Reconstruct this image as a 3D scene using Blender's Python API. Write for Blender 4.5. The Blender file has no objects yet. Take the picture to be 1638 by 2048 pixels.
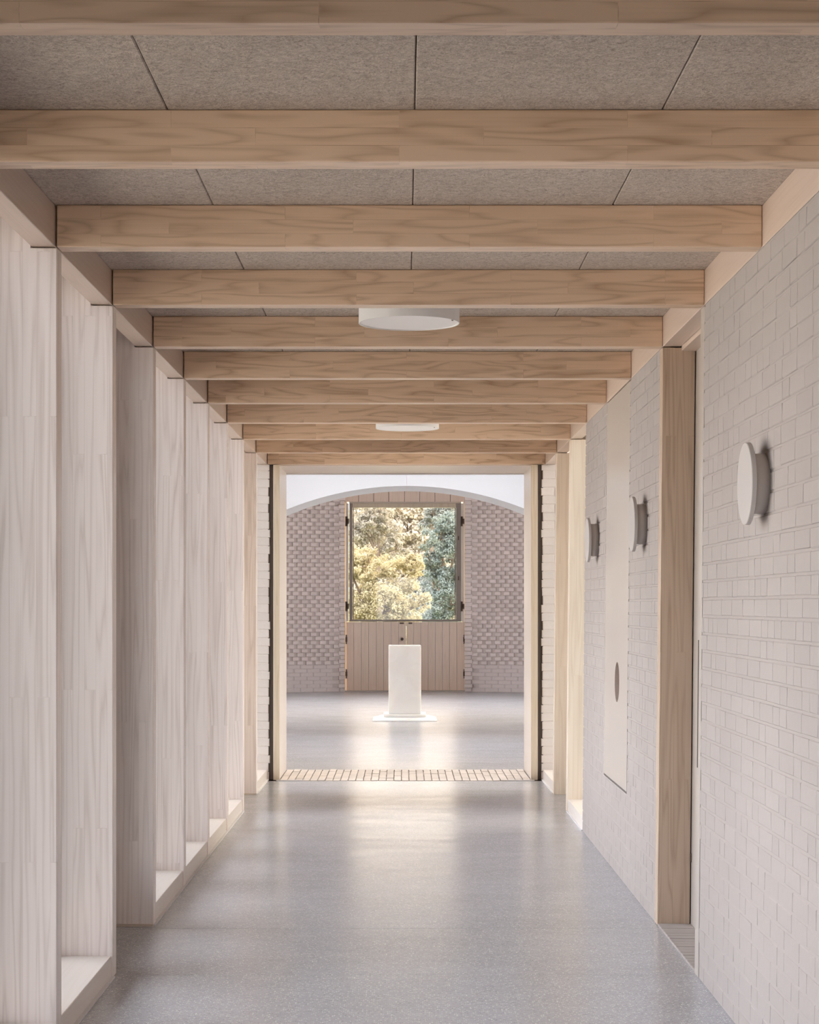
import bpy, math, random
from mathutils import Vector, Matrix
random.seed(7)
R = math.radians
sc = bpy.context.scene
COL = sc.collection

# ------------------------------------------------------------ camera
F = 3750.0
CAMZ = 1.4945
cam = bpy.data.cameras.new('camera')
co = bpy.data.objects.new('camera', cam); COL.objects.link(co)
co.location = (0, 0, CAMZ); co.rotation_euler = (R(90), 0, 0)
cam.sensor_fit = 'HORIZONTAL'; cam.sensor_width = 36.0
cam.lens = F / 1638 * 36
cam.shift_x = 10 / 1638
cam.shift_y = 186.5 / 1638
cam.clip_start = .05; cam.clip_end = 600
sc.camera = co

# ------------------------------------------------------------ light
sc.view_settings.view_transform = 'Standard'
sc.view_settings.look = 'None'
sc.view_settings.gamma = 1
sc.view_settings.use_curve_mapping = False
sc.view_settings.exposure = 2.78
try:
    sc.cycles.use_denoising = True
    sc.cycles.denoiser = 'OPENIMAGEDENOISE'
    sc.cycles.max_bounces = 12
    sc.cycles.diffuse_bounces = 7
    sc.cycles.transparent_max_bounces = 12
    sc.cycles.sample_clamp_indirect = 8
    sc.cycles.caustics_reflective = False
    sc.cycles.caustics_refractive = False
except Exception:
    pass
SUN_DIR = Vector((.55, .72, .62)).normalized()      # towards the sun
w = bpy.data.worlds.new('world'); sc.world = w; w.use_nodes = True
nt = w.node_tree; nt.nodes.clear()
wo = nt.nodes.new('ShaderNodeOutputWorld'); bg = nt.nodes.new('ShaderNodeBackground')
tc = nt.nodes.new('ShaderNodeTexCoord')
dp = nt.nodes.new('ShaderNodeVectorMath'); dp.operation = 'DOT_PRODUCT'
dp.inputs[1].default_value = Vector((.45, .85, .15)).normalized()
rm = nt.nodes.new('ShaderNodeValToRGB')
rm.color_ramp.interpolation = 'EASE'
rm.color_ramp.elements[0].position = 0.0; rm.color_ramp.elements[0].color = (.80, .83, .93, 1)
rm.color_ramp.elements[1].position = 1.0; rm.color_ramp.elements[1].color = (.95, .83, .66, 1)
mr = nt.nodes.new('ShaderNodeMapRange'); mr.inputs[1].default_value = -.4; mr.inputs[2].default_value = 1.0
nt.links.new(tc.outputs['Generated'], dp.inputs[0]); nt.links.new(dp.outputs['Value'], mr.inputs[0])
nt.links.new(mr.outputs[0], rm.inputs[0]); nt.links.new(rm.outputs[0], bg.inputs[0])
# thin overcast: brighter overhead than at the horizon
sx = nt.nodes.new('ShaderNodeSeparateXYZ'); nt.links.new(tc.outputs['Generated'], sx.inputs[0])
el = nt.nodes.new('ShaderNodeMapRange'); el.interpolation_type = 'SMOOTHSTEP'
el.inputs[1].default_value = .02; el.inputs[2].default_value = .75; el.inputs[3].default_value = .75; el.inputs[4].default_value = 3.0
nt.links.new(sx.outputs[2], el.inputs[0]); nt.links.new(el.outputs[0], bg.inputs[1])
nt.links.new(bg.outputs[0], wo.inputs[0])
sl = bpy.data.lights.new('sun', 'SUN'); sl.energy = 2.0; sl.color = (1, .80, .56); sl.angle = R(6)
so = bpy.data.objects.new('sun', sl); COL.objects.link(so)
so.location = (8, 12, 12)
so.rotation_euler = SUN_DIR.to_track_quat('Z', 'Y').to_euler()

# ------------------------------------------------------------ materials
class G:
    def __init__(s, name):
        s.m = bpy.data.materials.new(name); s.m.use_nodes = True
        s.t = s.m.node_tree; s.n = s.t.nodes; s.n.clear()
        s.out = s.n.new('ShaderNodeOutputMaterial')
        s.b = s.n.new('ShaderNodeBsdfPrincipled')
        s.t.links.new(s.b.outputs[0], s.out.inputs[0])
    def new(s, typ, ins=None, **kw):
        x = s.n.new('ShaderNode' + typ)
        for k, v in kw.items(): setattr(x, k, v)
        for k, v in (ins or {}).items(): s.put(x.inputs[k], v)
        return x
    def put(s, sock, v):
        if isinstance(v, bpy.types.NodeSocket): s.t.links.new(v, sock)
        else: sock.default_value = v
    def math(s, op, a, b=0.0, c=None):
        x = s.new('Math', operation=op); s.put(x.inputs[0], a); s.put(x.inputs[1], b)
        if c is not None: s.put(x.inputs[2], c)
        return x.outputs[0]
    def mix(s, f, a, b, mode='MIX'):
        x = s.new('Mix', data_type='RGBA', blend_type=mode)
        s.put(x.inputs[0], f); s.put(x.inputs[6], a); s.put(x.inputs[7], b)
        return x.outputs[2]
    def ramp(s, f, stops):
        x = s.new('ValToRGB'); s.put(x.inputs[0], f)
        e = x.color_ramp.elements
        while len(e) < len(stops): e.new(.5)
        for i, (p, c) in enumerate(stops):
            e[i].position = p; e[i].color = c if len(c) == 4 else (*c, 1)
        return x.outputs[0]
    def xyz(s):
        t = s.new('TexCoord').outputs['Object']
        q = s.new('SeparateXYZ'); s.put(q.inputs[0], t)
        return t, q.outputs[0], q.outputs[1], q.outputs[2]
    def comb(s, a, b, c=0.0):
        x = s.new('CombineXYZ'); s.put(x.inputs[0], a); s.put(x.inputs[1], b); s.put(x.inputs[2], c)
        return x.outputs[0]
    def noise(s, v, scale, detail=2.0, rough=.5, dist=0.0):
        x = s.new('TexNoise'); s.put(x.inputs['Vector'], v); x.inputs['Scale'].default_value = scale
        x.inputs['Detail'].default_value = detail; x.inputs['Roughness'].default_value = rough
        x.inputs['Distortion'].default_value = dist
        return x.outputs[0]
    def bump(s, h, strength, dist):
        x = s.new('Bump'); s.put(x.inputs['Height'], h); x.inputs['Strength'].default_value = strength
        x.inputs['Distance'].default_value = dist
        s.t.links.new(x.outputs[0], s.b.inputs['Normal'])
    def set(s, color=None, rough=None, spec=None):
        if color is not None: s.put(s.b.inputs['Base Color'], color if isinstance(color, bpy.types.NodeSocket) else (*color, 1))
        if rough is not None: s.put(s.b.inputs['Roughness'], rough)
        if spec is not None: s.b.inputs['Specular IOR Level'].default_value = spec

def C4(c): return (c[0], c[1], c[2], 1)

def wood(name, axis, light, dark, amt=.55, row=.046, length=.85, lam=.16, rings=9.0, su=.34, sv=7.5):
    g = G(name); t, x, y, z = g.xyz()
    rnd = g.new('ObjectInfo').outputs['Random']
    if axis == 'X': u, v = x, g.math('ADD', z, y)
    elif axis == 'Z': u, v = z, g.math('ADD', x, y)
    else: u, v = y, g.math('ADD', z, x)
    u = g.math('ADD', u, g.math('MULTIPLY', rnd, 37.0)); v = g.math('ADD', v, g.math('MULTIPLY', g.math('FLOOR', g.math('MULTIPLY', rnd, 60.0)), row))
    uv = g.comb(u, v)
    br = g.new('TexBrick', offset=.37, offset_frequency=2)
    g.put(br.inputs['Vector'], uv)
    br.inputs['Color1'].default_value = (0, 0, 0, 1); br.inputs['Color2'].default_value = (1, 1, 1, 1)
    br.inputs['Mortar'].default_value = (.5, .5, .5, 1)
    br.inputs['Scale'].default_value = 1.0; br.inputs['Mortar Size'].default_value = .0008
    br.inputs['Mortar Smooth'].default_value = 0; br.inputs['Brick Width'].default_value = length
    br.inputs['Row Height'].default_value = row
    seed = g.new('SeparateColor'); g.put(seed.inputs[0], br.outputs['Color']); seed = seed.outputs[0]
    gv = g.comb(g.math('MULTIPLY', u, su), g.math('MULTIPLY', v, sv), g.math('MULTIPLY', seed, 23.0))
    n = g.noise(gv, 1.6, 2.2, .42, .25)
    ringf = g.math('PINGPONG', g.math('MULTIPLY', n, rings), .5)
    ring = g.math('MULTIPLY', ringf, 2.0)
    ring = g.math('POWER', ring, 2.2)
    fib = g.noise(g.comb(g.math('MULTIPLY', u, 2.0), g.math('MULTIPLY', v, 190.0), seed), 1.0, 3.0, .6)
    blot = g.noise(g.comb(u, g.math('MULTIPLY', v, 2.0), seed), 1.7, 2.0, .5)
    f = g.math('MULTIPLY', ring, g.math('MULTIPLY', g.math('ADD', blot, .15), amt))
    f = g.math('ADD', f, g.math('MULTIPLY', g.math('SUBTRACT', fib, .5), amt * .55))
    f = g.math('ADD', f, g.math('MULTIPLY', g.math('SUBTRACT', seed, .5), lam))
    f = g.math('ADD', f, g.math('MULTIPLY', br.outputs['Fac'], .22))
    col = g.mix(g.math('MAXIMUM', g.math('MINIMUM', f, 1.0), 0.0), C4(light), C4(dark))
    g.set(col, .5, .4)
    g.b.inputs['Coat Weight'].default_value = .55; g.b.inputs['Coat Roughness'].default_value = .28
    g.bump(g.math('ADD', ring, fib), .05, .001)
    return g.m

def limewash(name, base, var=.05, bump=.5, bs=26.0):
    g = G(name); t = g.xyz()[0]
    pos = g.new('NewGeometry').outputs['Position']
    rnd = g.new('ObjectInfo').outputs['Random']
    n1 = g.noise(pos, 1.3, 3.0, .5); n2 = g.noise(pos, bs, 4.0, .6); n3 = g.noise(pos, 160.0, 2.0, .5)
    k = g.math('ADD', g.math('MULTIPLY', g.math('SUBTRACT', n1, .5), var * 1.6), g.math('MULTIPLY', g.math('SUBTRACT', n2, .5), var))
    k = g.math('ADD', k, g.math('MULTIPLY', g.math('SUBTRACT', rnd, .5), var))
    k = g.math('ADD', k, 1.0)
    c = g.new('VectorMath', operation='SCALE'); c.inputs[0].default_value = base; g.put(c.inputs['Scale'], k)
    g.set(c.outputs[0], .85, .2)
    g.bump(g.math('ADD', g.math('MULTIPLY', n2, 1.0), g.math('MULTIPLY', n3, .25)), bump, .004)
    return g.m

def plain(name, base, rough=.6, spec=.3, var=.04, scale=9.0, metal=0.0):
    g = G(name); pos = g.new('NewGeometry').outputs['Position']
    n = g.noise(pos, scale, 4.0, .55)
    k = g.math('ADD', g.math('MULTIPLY', g.math('SUBTRACT', n, .5), var * 2), 1.0)
    c = g.new('VectorMath', operation='SCALE'); c.inputs[0].default_value = base; g.put(c.inputs['Scale'], k)
    g.set(c.outputs[0], rough, spec); g.b.inputs['Metallic'].default_value = metal
    return g.m

def terrazzo(name, base, rough=.22):
    g = G(name); pos = g.new('NewGeometry').outputs['Position']
    vo = g.new('TexVoronoi', feature='F1'); g.put(vo.inputs['Vector'], pos); vo.inputs['Scale'].default_value = 130.0
    s = g.new('SeparateColor'); g.put(s.inputs[0], vo.outputs['Color'])
    chip = g.math('MULTIPLY', g.math('LESS_THAN', vo.outputs['Distance'], .42), g.math('GREATER_THAN', s.outputs[0], .80))
    dk = g.math('MULTIPLY', g.math('LESS_THAN', vo.outputs['Distance'], .5), g.math('LESS_THAN', s.outputs[0], .22))
    cl = g.noise(pos, 1.4, 4.0, .6); cl2 = g.noise(pos, 14.0, 3.0, .6)
    k = g.math('ADD', g.math('MULTIPLY', g.math('SUBTRACT', cl, .5), .35), g.math('ADD', g.math('MULTIPLY', g.math('SUBTRACT', cl2, .5), .18), 1.0))
    c = g.new('VectorMath', operation='SCALE'); c.inputs[0].default_value = base; g.put(c.inputs['Scale'], k)
    col = g.mix(g.math('MULTIPLY', chip, .55), c.outputs[0], (.86, .85, .84, 1))
    col = g.mix(g.math('MULTIPLY', dk, .5), col, (.22, .21, .22, 1))
    # a polished slab laid by hand: faint cross-wise trowel waves
    q = g.new('SeparateXYZ'); g.put(q.inputs[0], pos)
    wv = g.noise(g.comb(g.math('MULTIPLY', q.outputs[0], .8), g.math('MULTIPLY', q.outputs[1], 3.0), 0.0), 2.0, 3.0, .55)
    r = g.math('ADD', rough, g.math('MULTIPLY', g.math('SUBTRACT', wv, .5), .14))
    g.set(col, r, .36)
    g.bump(wv, .05, .01)
    return g.m

def woodwool(name):
    g = G(name); pos = g.new('NewGeometry').outputs['Position']
    n = g.noise(pos, 85.0, 3.0, .7, 2.2); n2 = g.noise(pos, 24.0, 4.0, .65, 2.5); n3 = g.noise(pos, 5.0, 3.0, .5)
    f = g.math('ADD', g.math('MULTIPLY', n, .6), g.math('MULTIPLY', n2, .4))
    col = g.ramp(f, [(.34, (.25, .195, .16)), (.5, (.50, .425, .365)), (.66, (.72, .635, .56))])
    col = g.mix(g.math('MULTIPLY', g.math('SUBTRACT', n3, .35), .5), col, (.40, .34, .28, 1))
    g.set(col, .95, .1); g.bump(f, .8, .006)
    return g.m

def leafmat(name, a, b, trans=.45):
    g = G(name)
    pos = g.new('NewGeometry').outputs['Position']
    n = g.noise(pos, 1.7, 4.0, .65); 
    col = g.ramp(n, [(.3, a), (.7, b)])
    g.set(col, .55, .3)
    tr = g.n.new('ShaderNodeBsdfTranslucent'); g.put(tr.inputs[0], col)
    mx = g.n.new('ShaderNodeMixShader'); mx.inputs[0].default_value = trans
    g.t.links.new(g.b.outputs[0], mx.inputs[1]); g.t.links.new(tr.outputs[0], mx.inputs[2])
    g.t.links.new(mx.outputs[0], g.out.inputs[0])
    return g.m

def glassmat(nm='clear_glass', t=(.95, .96, .95)):
    g = G(nm); g.n.remove(g.b)
    tr = g.n.new('ShaderNodeBsdfTransparent'); tr.inputs[0].default_value = (*t, 1)
    gl = g.n.new('ShaderNodeBsdfGlossy'); gl.inputs['Roughness'].default_value = .02
    fr = g.n.new('ShaderNodeFresnel'); fr.inputs[0].default_value = 1.45
    mx = g.n.new('ShaderNodeMixShader')
    g.t.links.new(fr.outputs[0], mx.inputs[0]); g.t.links.new(tr.outputs[0], mx.inputs[1]); g.t.links.new(gl.outputs[0], mx.inputs[2])
    g.t.links.new(mx.outputs[0], g.out.inputs[0])
    return g.m

PALE = (.86, .775, .73); PALED = (.60, .505, .45)
M = {}
M['beam'] = wood('pine_beam', 'X', (.68, .49, .34), (.36, .22, .125), .85, .0475, .62, .34, 8.0, .8, 6.5)
M['fin'] = wood('limed_pine_post', 'Z', PALE, PALED, .80, .046, 1.5, .22, 8)
M['fin2'] = wood('pine_post', 'Z', (.52, .395, .295), (.32, .215, .14), .8, .052, 1.6, .14, 9)
M['plate'] = wood('pale_pine_plate', 'Y', (.58, .455, .375), (.42, .31, .24), .35, .07, 1.4, .08)
M['paledoor'] = wood('pale_door_board', 'Z', (.86, .80, .73), (.72, .64, .56), .3, .2, 3.0, .06)
M['sill'] = wood('pale_sill_board', 'Y', (.80, .73, .67), (.66, .57, .50), .3, .12, 3.0, .05)
M['lining'] = wood('limed_lining', 'Z', (.76, .68, .61), (.62, .52, .44), .4, .2, 3.0, .06)
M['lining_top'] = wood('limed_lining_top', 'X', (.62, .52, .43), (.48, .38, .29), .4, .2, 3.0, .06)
M['jamb'] = wood('pine_jamb', 'Z', (.70, .59, .45), (.50, .38, .26), .6, .055, 2.8, .10)
M['door'] = wood('pine_board', 'Z', (.92, .745, .62), (.72, .54, .42), .5, .16, 3.0, .16)
M['ply'] = wood('white_oiled_board', 'Z', (.42, .37, .33), (.36, .31, .27), .28, .3, 3.0, .05)
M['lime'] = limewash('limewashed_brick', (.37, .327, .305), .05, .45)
M['limelit'] = limewash('lit_limewashed_brick', (.86, .80, .75), .06, .5)  # lighter limewash copy, window light on the piers put into its colour
M['finlit'] = wood('lit_pine_post', 'Z', (.88, .77, .63), (.62, .47, .33), .5, .06, 2.2, .10, 7)  # cream copy of the post pine, bay light put into its colour
M['limejoint'] = limewash('limewashed_joint', (.355, .305, .275), .05, .8, 45)
M['sandbrick'] = limewash('grey_brick', (.84, .745, .715), .12, .5)
M['sandjoint'] = limewash('grey_joint', (.70, .61, .58), .08, .6)
M['white'] = plain('white_plaster', (.70, .685, .69), .8, .2, .02, 3)
M['matt'] = plain('matt_white_metal', (.76, .735, .71), .5, .3, .02, 6)
M['disc'] = plain('matt_white_lamp_disc', (.44, .405, .385), .5, .3, .02, 6)
M['diff'] = plain('opal_diffuser', (.82, .79, .77), .35, .4, .015, 4)
M['drum'] = plain('grey_drum', (.60, .55, .51), .55, .3, .03)
M['dark'] = plain('charcoal_sheet', (.12, .10, .092), .9, .1, .08)
M['bronze'] = plain('dark_bronze', (.12, .085, .065), .5, .5, .1, 30, .4)
M['steel'] = plain('steel_plate', (.62, .58, .56), .4, .5, .03, 30, .6)
M['floor'] = terrazzo('polished_concrete', (.392, .39, .415), .21)
M['floor2'] = terrazzo('polished_chapel_concrete', (.37, .36, .375), .23)
M['pave'] = limewash('pale_paving_brick', (.52, .465, .435), .12, .4)
M['pavejoint'] = limewash('paving_joint', (.22, .19, .17), .06, .4)
M['wool'] = woodwool('wood_wool_panel')
M['void'] = plain('dark_ceiling_void', (.06, .05, .045), .95, .1)
M['glass'] = glassmat()
M['dimmed'] = glassmat('daylight_dimming_glass', (.70, .69, .70))  # tint added to dim the daylight through the far window
M['frame'] = plain('bronze_grey_frame', (.34, .29, .26), .45, .4, .03)
M['brown'] = plain('brown_recess', (.26, .175, .14), .8, .2, .06)
M['gravel'] = limewash('pale_gravel', (.36, .35, .33), .1, .6)
M['grass'] = limewash('meadow_grass', (.20, .21, .09), .4, .6, 8)
M['render'] = plain('outer_render', (.62, .59, .55), .9, .1)
g = G('white_marble')
pos = g.new('NewGeometry').outputs['Position']
n = g.noise(pos, 3.0, 5.0, .6, 1.0)
g.set(g.ramp(n, [(.3, (.82, .78, .745)), (.7, (.89, .86, .83))]), .38, .5)
g.b.inputs['Subsurface Weight'].default_value = .35
g.b.inputs['Subsurface Radius'].default_value = (.06, .045, .03)
g.b.inputs['Subsurface Scale'].default_value = 1.0
M['marble'] = g.m
M['bark'] = plain('tree_bark', (.20, .15, .11), .9, .1, .3, 12)

# ------------------------------------------------------------ builders
def mesh(name, v, f, m):
    d = bpy.data.meshes.new(name); d.from_pydata([tuple(p) for p in v], [], f); d.update()
    if m is not None: d.materials.append(m)
    return d
def link(name, data, loc=(0, 0, 0), parent=None, rot=None):
    o = bpy.data.objects.new(name, data); COL.objects.link(o)
    o.location = loc
    if rot: o.rotation_euler = rot
    if parent is not None: o.parent = parent
    return o
def tag(o, label=None, cat=None, group=None, kind=None):
    if label: o['label'] = label
    if cat: o['category'] = cat
    if group: o['group'] = group
    if kind: o['kind'] = kind
    return o
def empty(name, loc=(0, 0, 0), rot=None):
    o = link(name, None, loc, None, rot); o.empty_display_size = .1
    return o
BF = [(0, 3, 2, 1), (4, 5, 6, 7), (0, 1, 5, 4), (1, 2, 6, 5), (2, 3, 7, 6), (3, 0, 4, 7)]
def bv(a, b):
    x0, y0, z0 = a; x1, y1, z1 = b
    return [(x0, y0, z0), (x1, y0, z0), (x1, y1, z0), (x0, y1, z0), (x0, y0, z1), (x1, y0, z1), (x1, y1, z1), (x0, y1, z1)]
class MB:
    def __init__(s): s.v = []; s.f = []
    def add(s, v, f):
        n = len(s.v); s.v += [tuple(p) for p in v]; s.f += [tuple(i + n for i in q) for q in f]; return s
    def box(s, a, b): return s.add(bv(a, b), BF)
    def cyl(s, c, r, h, axis='Z', n=32, r2=None):
        r2 = r if r2 is None else r2
        v = []
        for k, (rr, t) in enumerate(((r, 0), (r2, h))):
            for i in range(n):
                a = 2 * math.pi * i / n; p, q = rr * math.cos(a), rr * math.sin(a)
                if axis == 'Z': v.append((c[0] + p, c[1] + q, c[2] + t))
                elif axis == 'X': v.append((c[0] + t, c[1] + p, c[2] + q))
                else: v.append((c[0] + q, c[1] + t, c[2] + p))
        f = [tuple(range(n - 1, -1, -1)), tuple(range(n, 2 * n))] + [(i, (i + 1) % n, n + (i + 1) % n, n + i) for i in range(n)]
        return s.add(v, f)
    def build(s, name, m, loc=(0, 0, 0), parent=None, rot=None, bevel=0, smooth=False):
        """geometry given in the frame of the parent (or world); origin moved to loc"""
        v = [(p[0] - loc[0], p[1] - loc[1], p[2] - loc[2]) for p in s.v]
        o = link(name, mesh(name, v, s.f, m), loc, parent, rot)
        if smooth:
            for p in o.data.polygons: p.use_smooth = len(p.vertices) == 4
        if bevel:
            b = o.modifiers.new('bevel', 'BEVEL'); b.width = bevel; b.segments = 1; b.limit_method = 'ANGLE'
        return o
def box(name, a, b, m, parent=None, bevel=0):
    """box between corners a and b, origin at base centre"""
    a2 = tuple(min(p, q) for p, q in zip(a, b)); b2 = tuple(max(p, q) for p, q in zip(a, b))
    loc = ((a2[0] + b2[0]) / 2, (a2[1] + b2[1]) / 2, a2[2])
    return MB().box(a2, b2).build(name, m, loc, parent, None, bevel)

# ------------------------------------------------------------ layout
XL, XR, XRF = -1.17, 1.203, 1.177       # left face, right face at the top, right face at the floor
ZB, ZC = 2.70, 2.8425                   # beam underside, ceiling
DY, TH = 1.214, .088
def BY(k): return 3.88 + DY * (k - 1)
YEND = 16.02
LEAN = math.atan((XR - XRF) / ZB)
ORD = {1: 'nearest', 2: 'second', 3: 'third', 4: 'fourth', 5: 'fifth', 6: 'sixth', 7: 'seventh', 8: 'eighth', 9: 'ninth', 10: 'tenth', 11: 'farthest'}

# ---- floor of the corridor: slabs with sawn joints, brick threshold
floor = MB().box((-1.6, -2.2, -.25), (1.6, 17.0, -.10)).build('floor', M['pavejoint'], (0, 7, -.25)); tag(floor, 'polished grey concrete corridor floor', kind='structure')
def in_floor(mb, name, m, bev=0):
    return mb.build(name, m, (0, 0, 0), None, None, bev)
def child_of(o, p):
    o.parent = p; o.location = Vector(o.location) - Vector(p.location); return o
for a, b in ((-2.2, 7.578), (7.581, 8.672), (8.675, 15.94)):
    s = box('floor_slab', (-1.6, a, -.098), (1.6, b, 0), M['floor'], None, .0012); child_of(s, floor)
bm_ = MB().box((-.0285, -.105, -.07), (.0285, .105, 0)); pm = mesh('brick', bm_.v, bm_.f, M['pave'])
nx = 33; px = (1.078 + 1.066) / nx
for r in range(5):
    for i in range(nx):
        o = link('brick', pm, (-1.066 + px * (i + .5), 15.955 + .108 + .2135 * r, .004 + random.uniform(-.002, .002)))
        o.rotation_euler = (random.uniform(-.004, .004), random.uniform(-.01, .01), random.uniform(-.02, .02)); child_of(o, floor)
child_of(box('joint_bed', (-1.6, 15.942, -.098), (1.6, 17.0, -.008), M['pavejoint']), floor)

# ---- chapel (elliptical room behind) -------------------------------
CY, CA, CB = 24.7, 7.8, 6.2
floorc = box('floor', (-7, 17.0, -.25), (7, 33.4, 0), M['floor2']); tag(floorc, 'pale polished floor of the round room behind', kind='structure')
def wallpt(x, off=0.0, back=True):
    """point of the ellipse at x, moved off metres into the room; and the tangent angle"""
    s = math.sqrt(max(0, 1 - (x / CB) ** 2)); y = CY + (CA * s if back else -CA * s)
    nxv, nyv = x / CB ** 2, (y - CY) / CA ** 2
    l = math.hypot(nxv, nyv); nxv /= l; nyv /= l
    return x - nxv * off, y - nyv * off, math.atan2(-nxv, nyv) if back else 0
def ellipse_wall(name, x0, x1, z0, z1, m, back, n=24, th=.4, label=None):
    mb = MB(); v = []
    for i in range(n + 1):
        # dense parameter in angle
        t = i / n
        a0 = math.asin(max(-1, min(1, x0 / CB))); a1 = math.asin(max(-1, min(1, x1 / CB)))
        x = CB * math.sin(a0 + (a1 - a0) * t)
        p = wallpt(x, 0, True)
        y = p[1] if back else 2 * CY - p[1]
        q = wallpt(x, -th, True); yq = q[1] if back else 2 * CY - q[1]
        v += [(x, y, z0), (x, y, z1), (q[0], yq, z1), (q[0], yq, z0)]
    f = []
    for i in range(n):
        for k in range(4):
            a = 4 * i + k; b = 4 * i + (k + 1) % 4
            f.append((a, b, b + 4, a + 4))
    f += [(0, 3, 2, 1), (4 * n, 4 * n + 1, 4 * n + 2, 4 * n + 3)]
    mb.add(v, f)
    loc = ((x0 + x1) / 2, 0, z0); mid = wallpt((x0 + x1) / 2)[1]
    loc = ((x0 + x1) / 2, mid if back else 2 * CY - mid, z0)
    o = mb.build(name, m, loc); tag(o, label, kind='structure')
    return o
DL, DR = -1.035, 1.045
HW = 4.4
XS = 5.6
wbl = ellipse_wall('wall_back', -XS, DL, 0, HW, M['sandjoint'], True, 40, .4, 'curved grey brick wall left of the timber half doors')
wbr = ellipse_wall('wall_back', DR, XS, 0, HW, M['sandjoint'], True, 40, .4, 'curved grey brick wall right of the timber half doors')
ellipse_wall('wall_front', -XS, -1.16, 0, HW, M['white'], False, 40, .3, 'curved near wall of the round room, left of the opening')
ellipse_wall('wall_front', 1.17, XS, 0, HW, M['white'], False, 40, .3, 'curved near wall of the round room, right of the opening')
tag(box('wall_front', (-1.5, 16.75, 2.80), (1.5, 17.02, HW), M['white']), 'wall over the opening into the round room', kind='structure')
def brickv(l, h, d, c=.004, j=.0, rnd=random):
    """length along x, height z from 0, front toward -y at y=-d, back at y=0, chamfered front"""
    J = lambda: rnd.uniform(-j, j)
    x, z = l / 2, h
    v = [(-x, 0, 0), (x, 0, 0), (x, 0, z), (-x, 0, z)]
    v += [(p[0] + J(), -(d - c), p[2] + J()) for p in v[:4]]
    v += [(-x + c + J(), -d + J() * .5, c + J()), (x - c + J(), -d + J() * .5, c + J()), (x - c + J(), -d + J() * .5, z - c + J()), (-x + c + J(), -d + J() * .5, z - c + J())]
    f = [(0, 1, 5, 4), (1, 2, 6, 5), (2, 3, 7, 6), (3, 0, 4, 7), (4, 5, 9, 8), (5, 6, 10, 9), (6, 7, 11, 10), (7, 4, 8, 11), (8, 9, 10, 11), (0, 3, 2, 1)]
    return v, f
CH = .0702
projm = [mesh('brick', *brickv(.110, .065, .055, .008, .0016), M['sandbrick']) for _ in range(6)]
for sgn, wall in ((-1, wbl), (1, wbr)):
    rest = MB()
    edge = abs(DL) + .095 if sgn < 0 else DR + .125
    cnt = 0
    z = .466; k = 0
    cand = []
    while z < 3.62:
        s = .0 + (.081 if k % 2 else 0.0)
        x = edge + .055 + s
        while x < 3.6:
            cand.append((x, z, k)); x += .162 * math.cos(abs(wallpt(x)[2]))
        z += CH; k += 1
    vis = sorted(cand, key=lambda c: (c[0] > 2.15, c[0]))[:300]
    vis = set(vis)
    for (x, z, k) in cand:
        p = wallpt(sgn * x); yaw = p[2]
        zz = z + .0035
        if (x, z, k) in vis:
            o = link('brick', random.choice(projm), (p[0], p[1] + .022, zz), None, (0, 0, yaw + random.uniform(-.02, .02)))
            child_of(o, wall)
        else:
            v, f = brickv(.110, .065, .055, .008, .001)
            c_, s_ = math.cos(yaw), math.sin(yaw)
            rest.add([(p[0] + a * c_ - b * s_, p[1] + .022 + a * s_ + b * c_, zz + h) for a, b, h in v], f)
    # flat brickwork low down and the recessed courses, joined: too faint to tell apart
    z = 0.004; k = 0
    while z < .46:
        x = edge + .11 + (.11 if k % 2 else 0)
        while x < 3.4:
            p = wallpt(sgn * x); yaw = p[2]; c_, s_ = math.cos(yaw), math.sin(yaw)
            v, f = brickv(.214, .0625, .0165, .003, .0008)
            rest.add([(p[0] + a * c_ - b * s_, p[1] + .012 + a * s_ + b * c_, z + h) for a, b, h in v], f)
            x += .222
        z += .066 if False else CH * .945; k += 1
    child_of(tag(rest.build('brickwork', M['sandbrick'], (sgn * 2.5, 32, 0)), kind='stuff'), wall)
    # quoin bricks at the jamb: alternate courses stand proud
    z = .002; k = 0
    e0 = abs(DL) if sgn < 0 else DR
    while z < 3.6:
        wq = (edge - e0) + (.018 if k % 2 else -.012)
        d = .066 if k % 2 else .030
        if sgn > 0 and z > 1.3: d = .034
        qm = mesh('quoin_brick', *brickv(wq, .063, d, .004, .0015), M['sandbrick'])
        x = e0 + wq / 2; p = wallpt(sgn * x)
        child_of(link('quoin_brick', qm, (p[0], p[1] + .012, z), None, (0, 0, p[2])), wall)
        z += CH; k += 1

yo = CA * math.sqrt(1 - (XS / CB) ** 2)  # side windows added to bring light into the round room
for sx, nm, n_ in ((-1, 'left', 22), (1, 'right', 23)):
    tag(box('window_%d' % n_, (sx * 5.80, CY - yo - .1, 0), (sx * 5.81, CY + yo + .1, HW), M['glass']), 'tall side window added to light the round room, out of view to the ' + nm, kind='structure')
# roof of the round room with two unseen rooflights added for light
def roofbox(a, b, lab): tag(box('ceiling', a, b, M['white']), lab, kind='structure')
roofbox((-6.6, 16.8, HW), (6.6, 17.5, HW + .25), 'roof strip of the round room over its entrance')
roofbox((-6.6, 19.4, HW), (6.6, 26.6, HW + .25), 'roof strip of the round room above the arch')
roofbox((-6.6, 28.4, HW), (6.6, 33.3, HW + .25), 'roof of the round room above the half doors')
for sx, ww in ((-1, 'left'), (1, 'right')):
    roofbox((sx * 6.6, 17.5, HW), (sx * 2.0, 19.4, HW + .25), 'front %s roof of the round room' % ww)
    roofbox((sx * 6.6, 26.6, HW), (sx * 2.2, 28.4, HW + .25), 'rear %s roof of the round room' % ww)
tag(box('window_20', (-2.0, 17.5, HW + .2), (2.0, 19.4, HW + .212), M['glass']), 'added unseen rooflight in front of the white arch', kind='structure')
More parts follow.
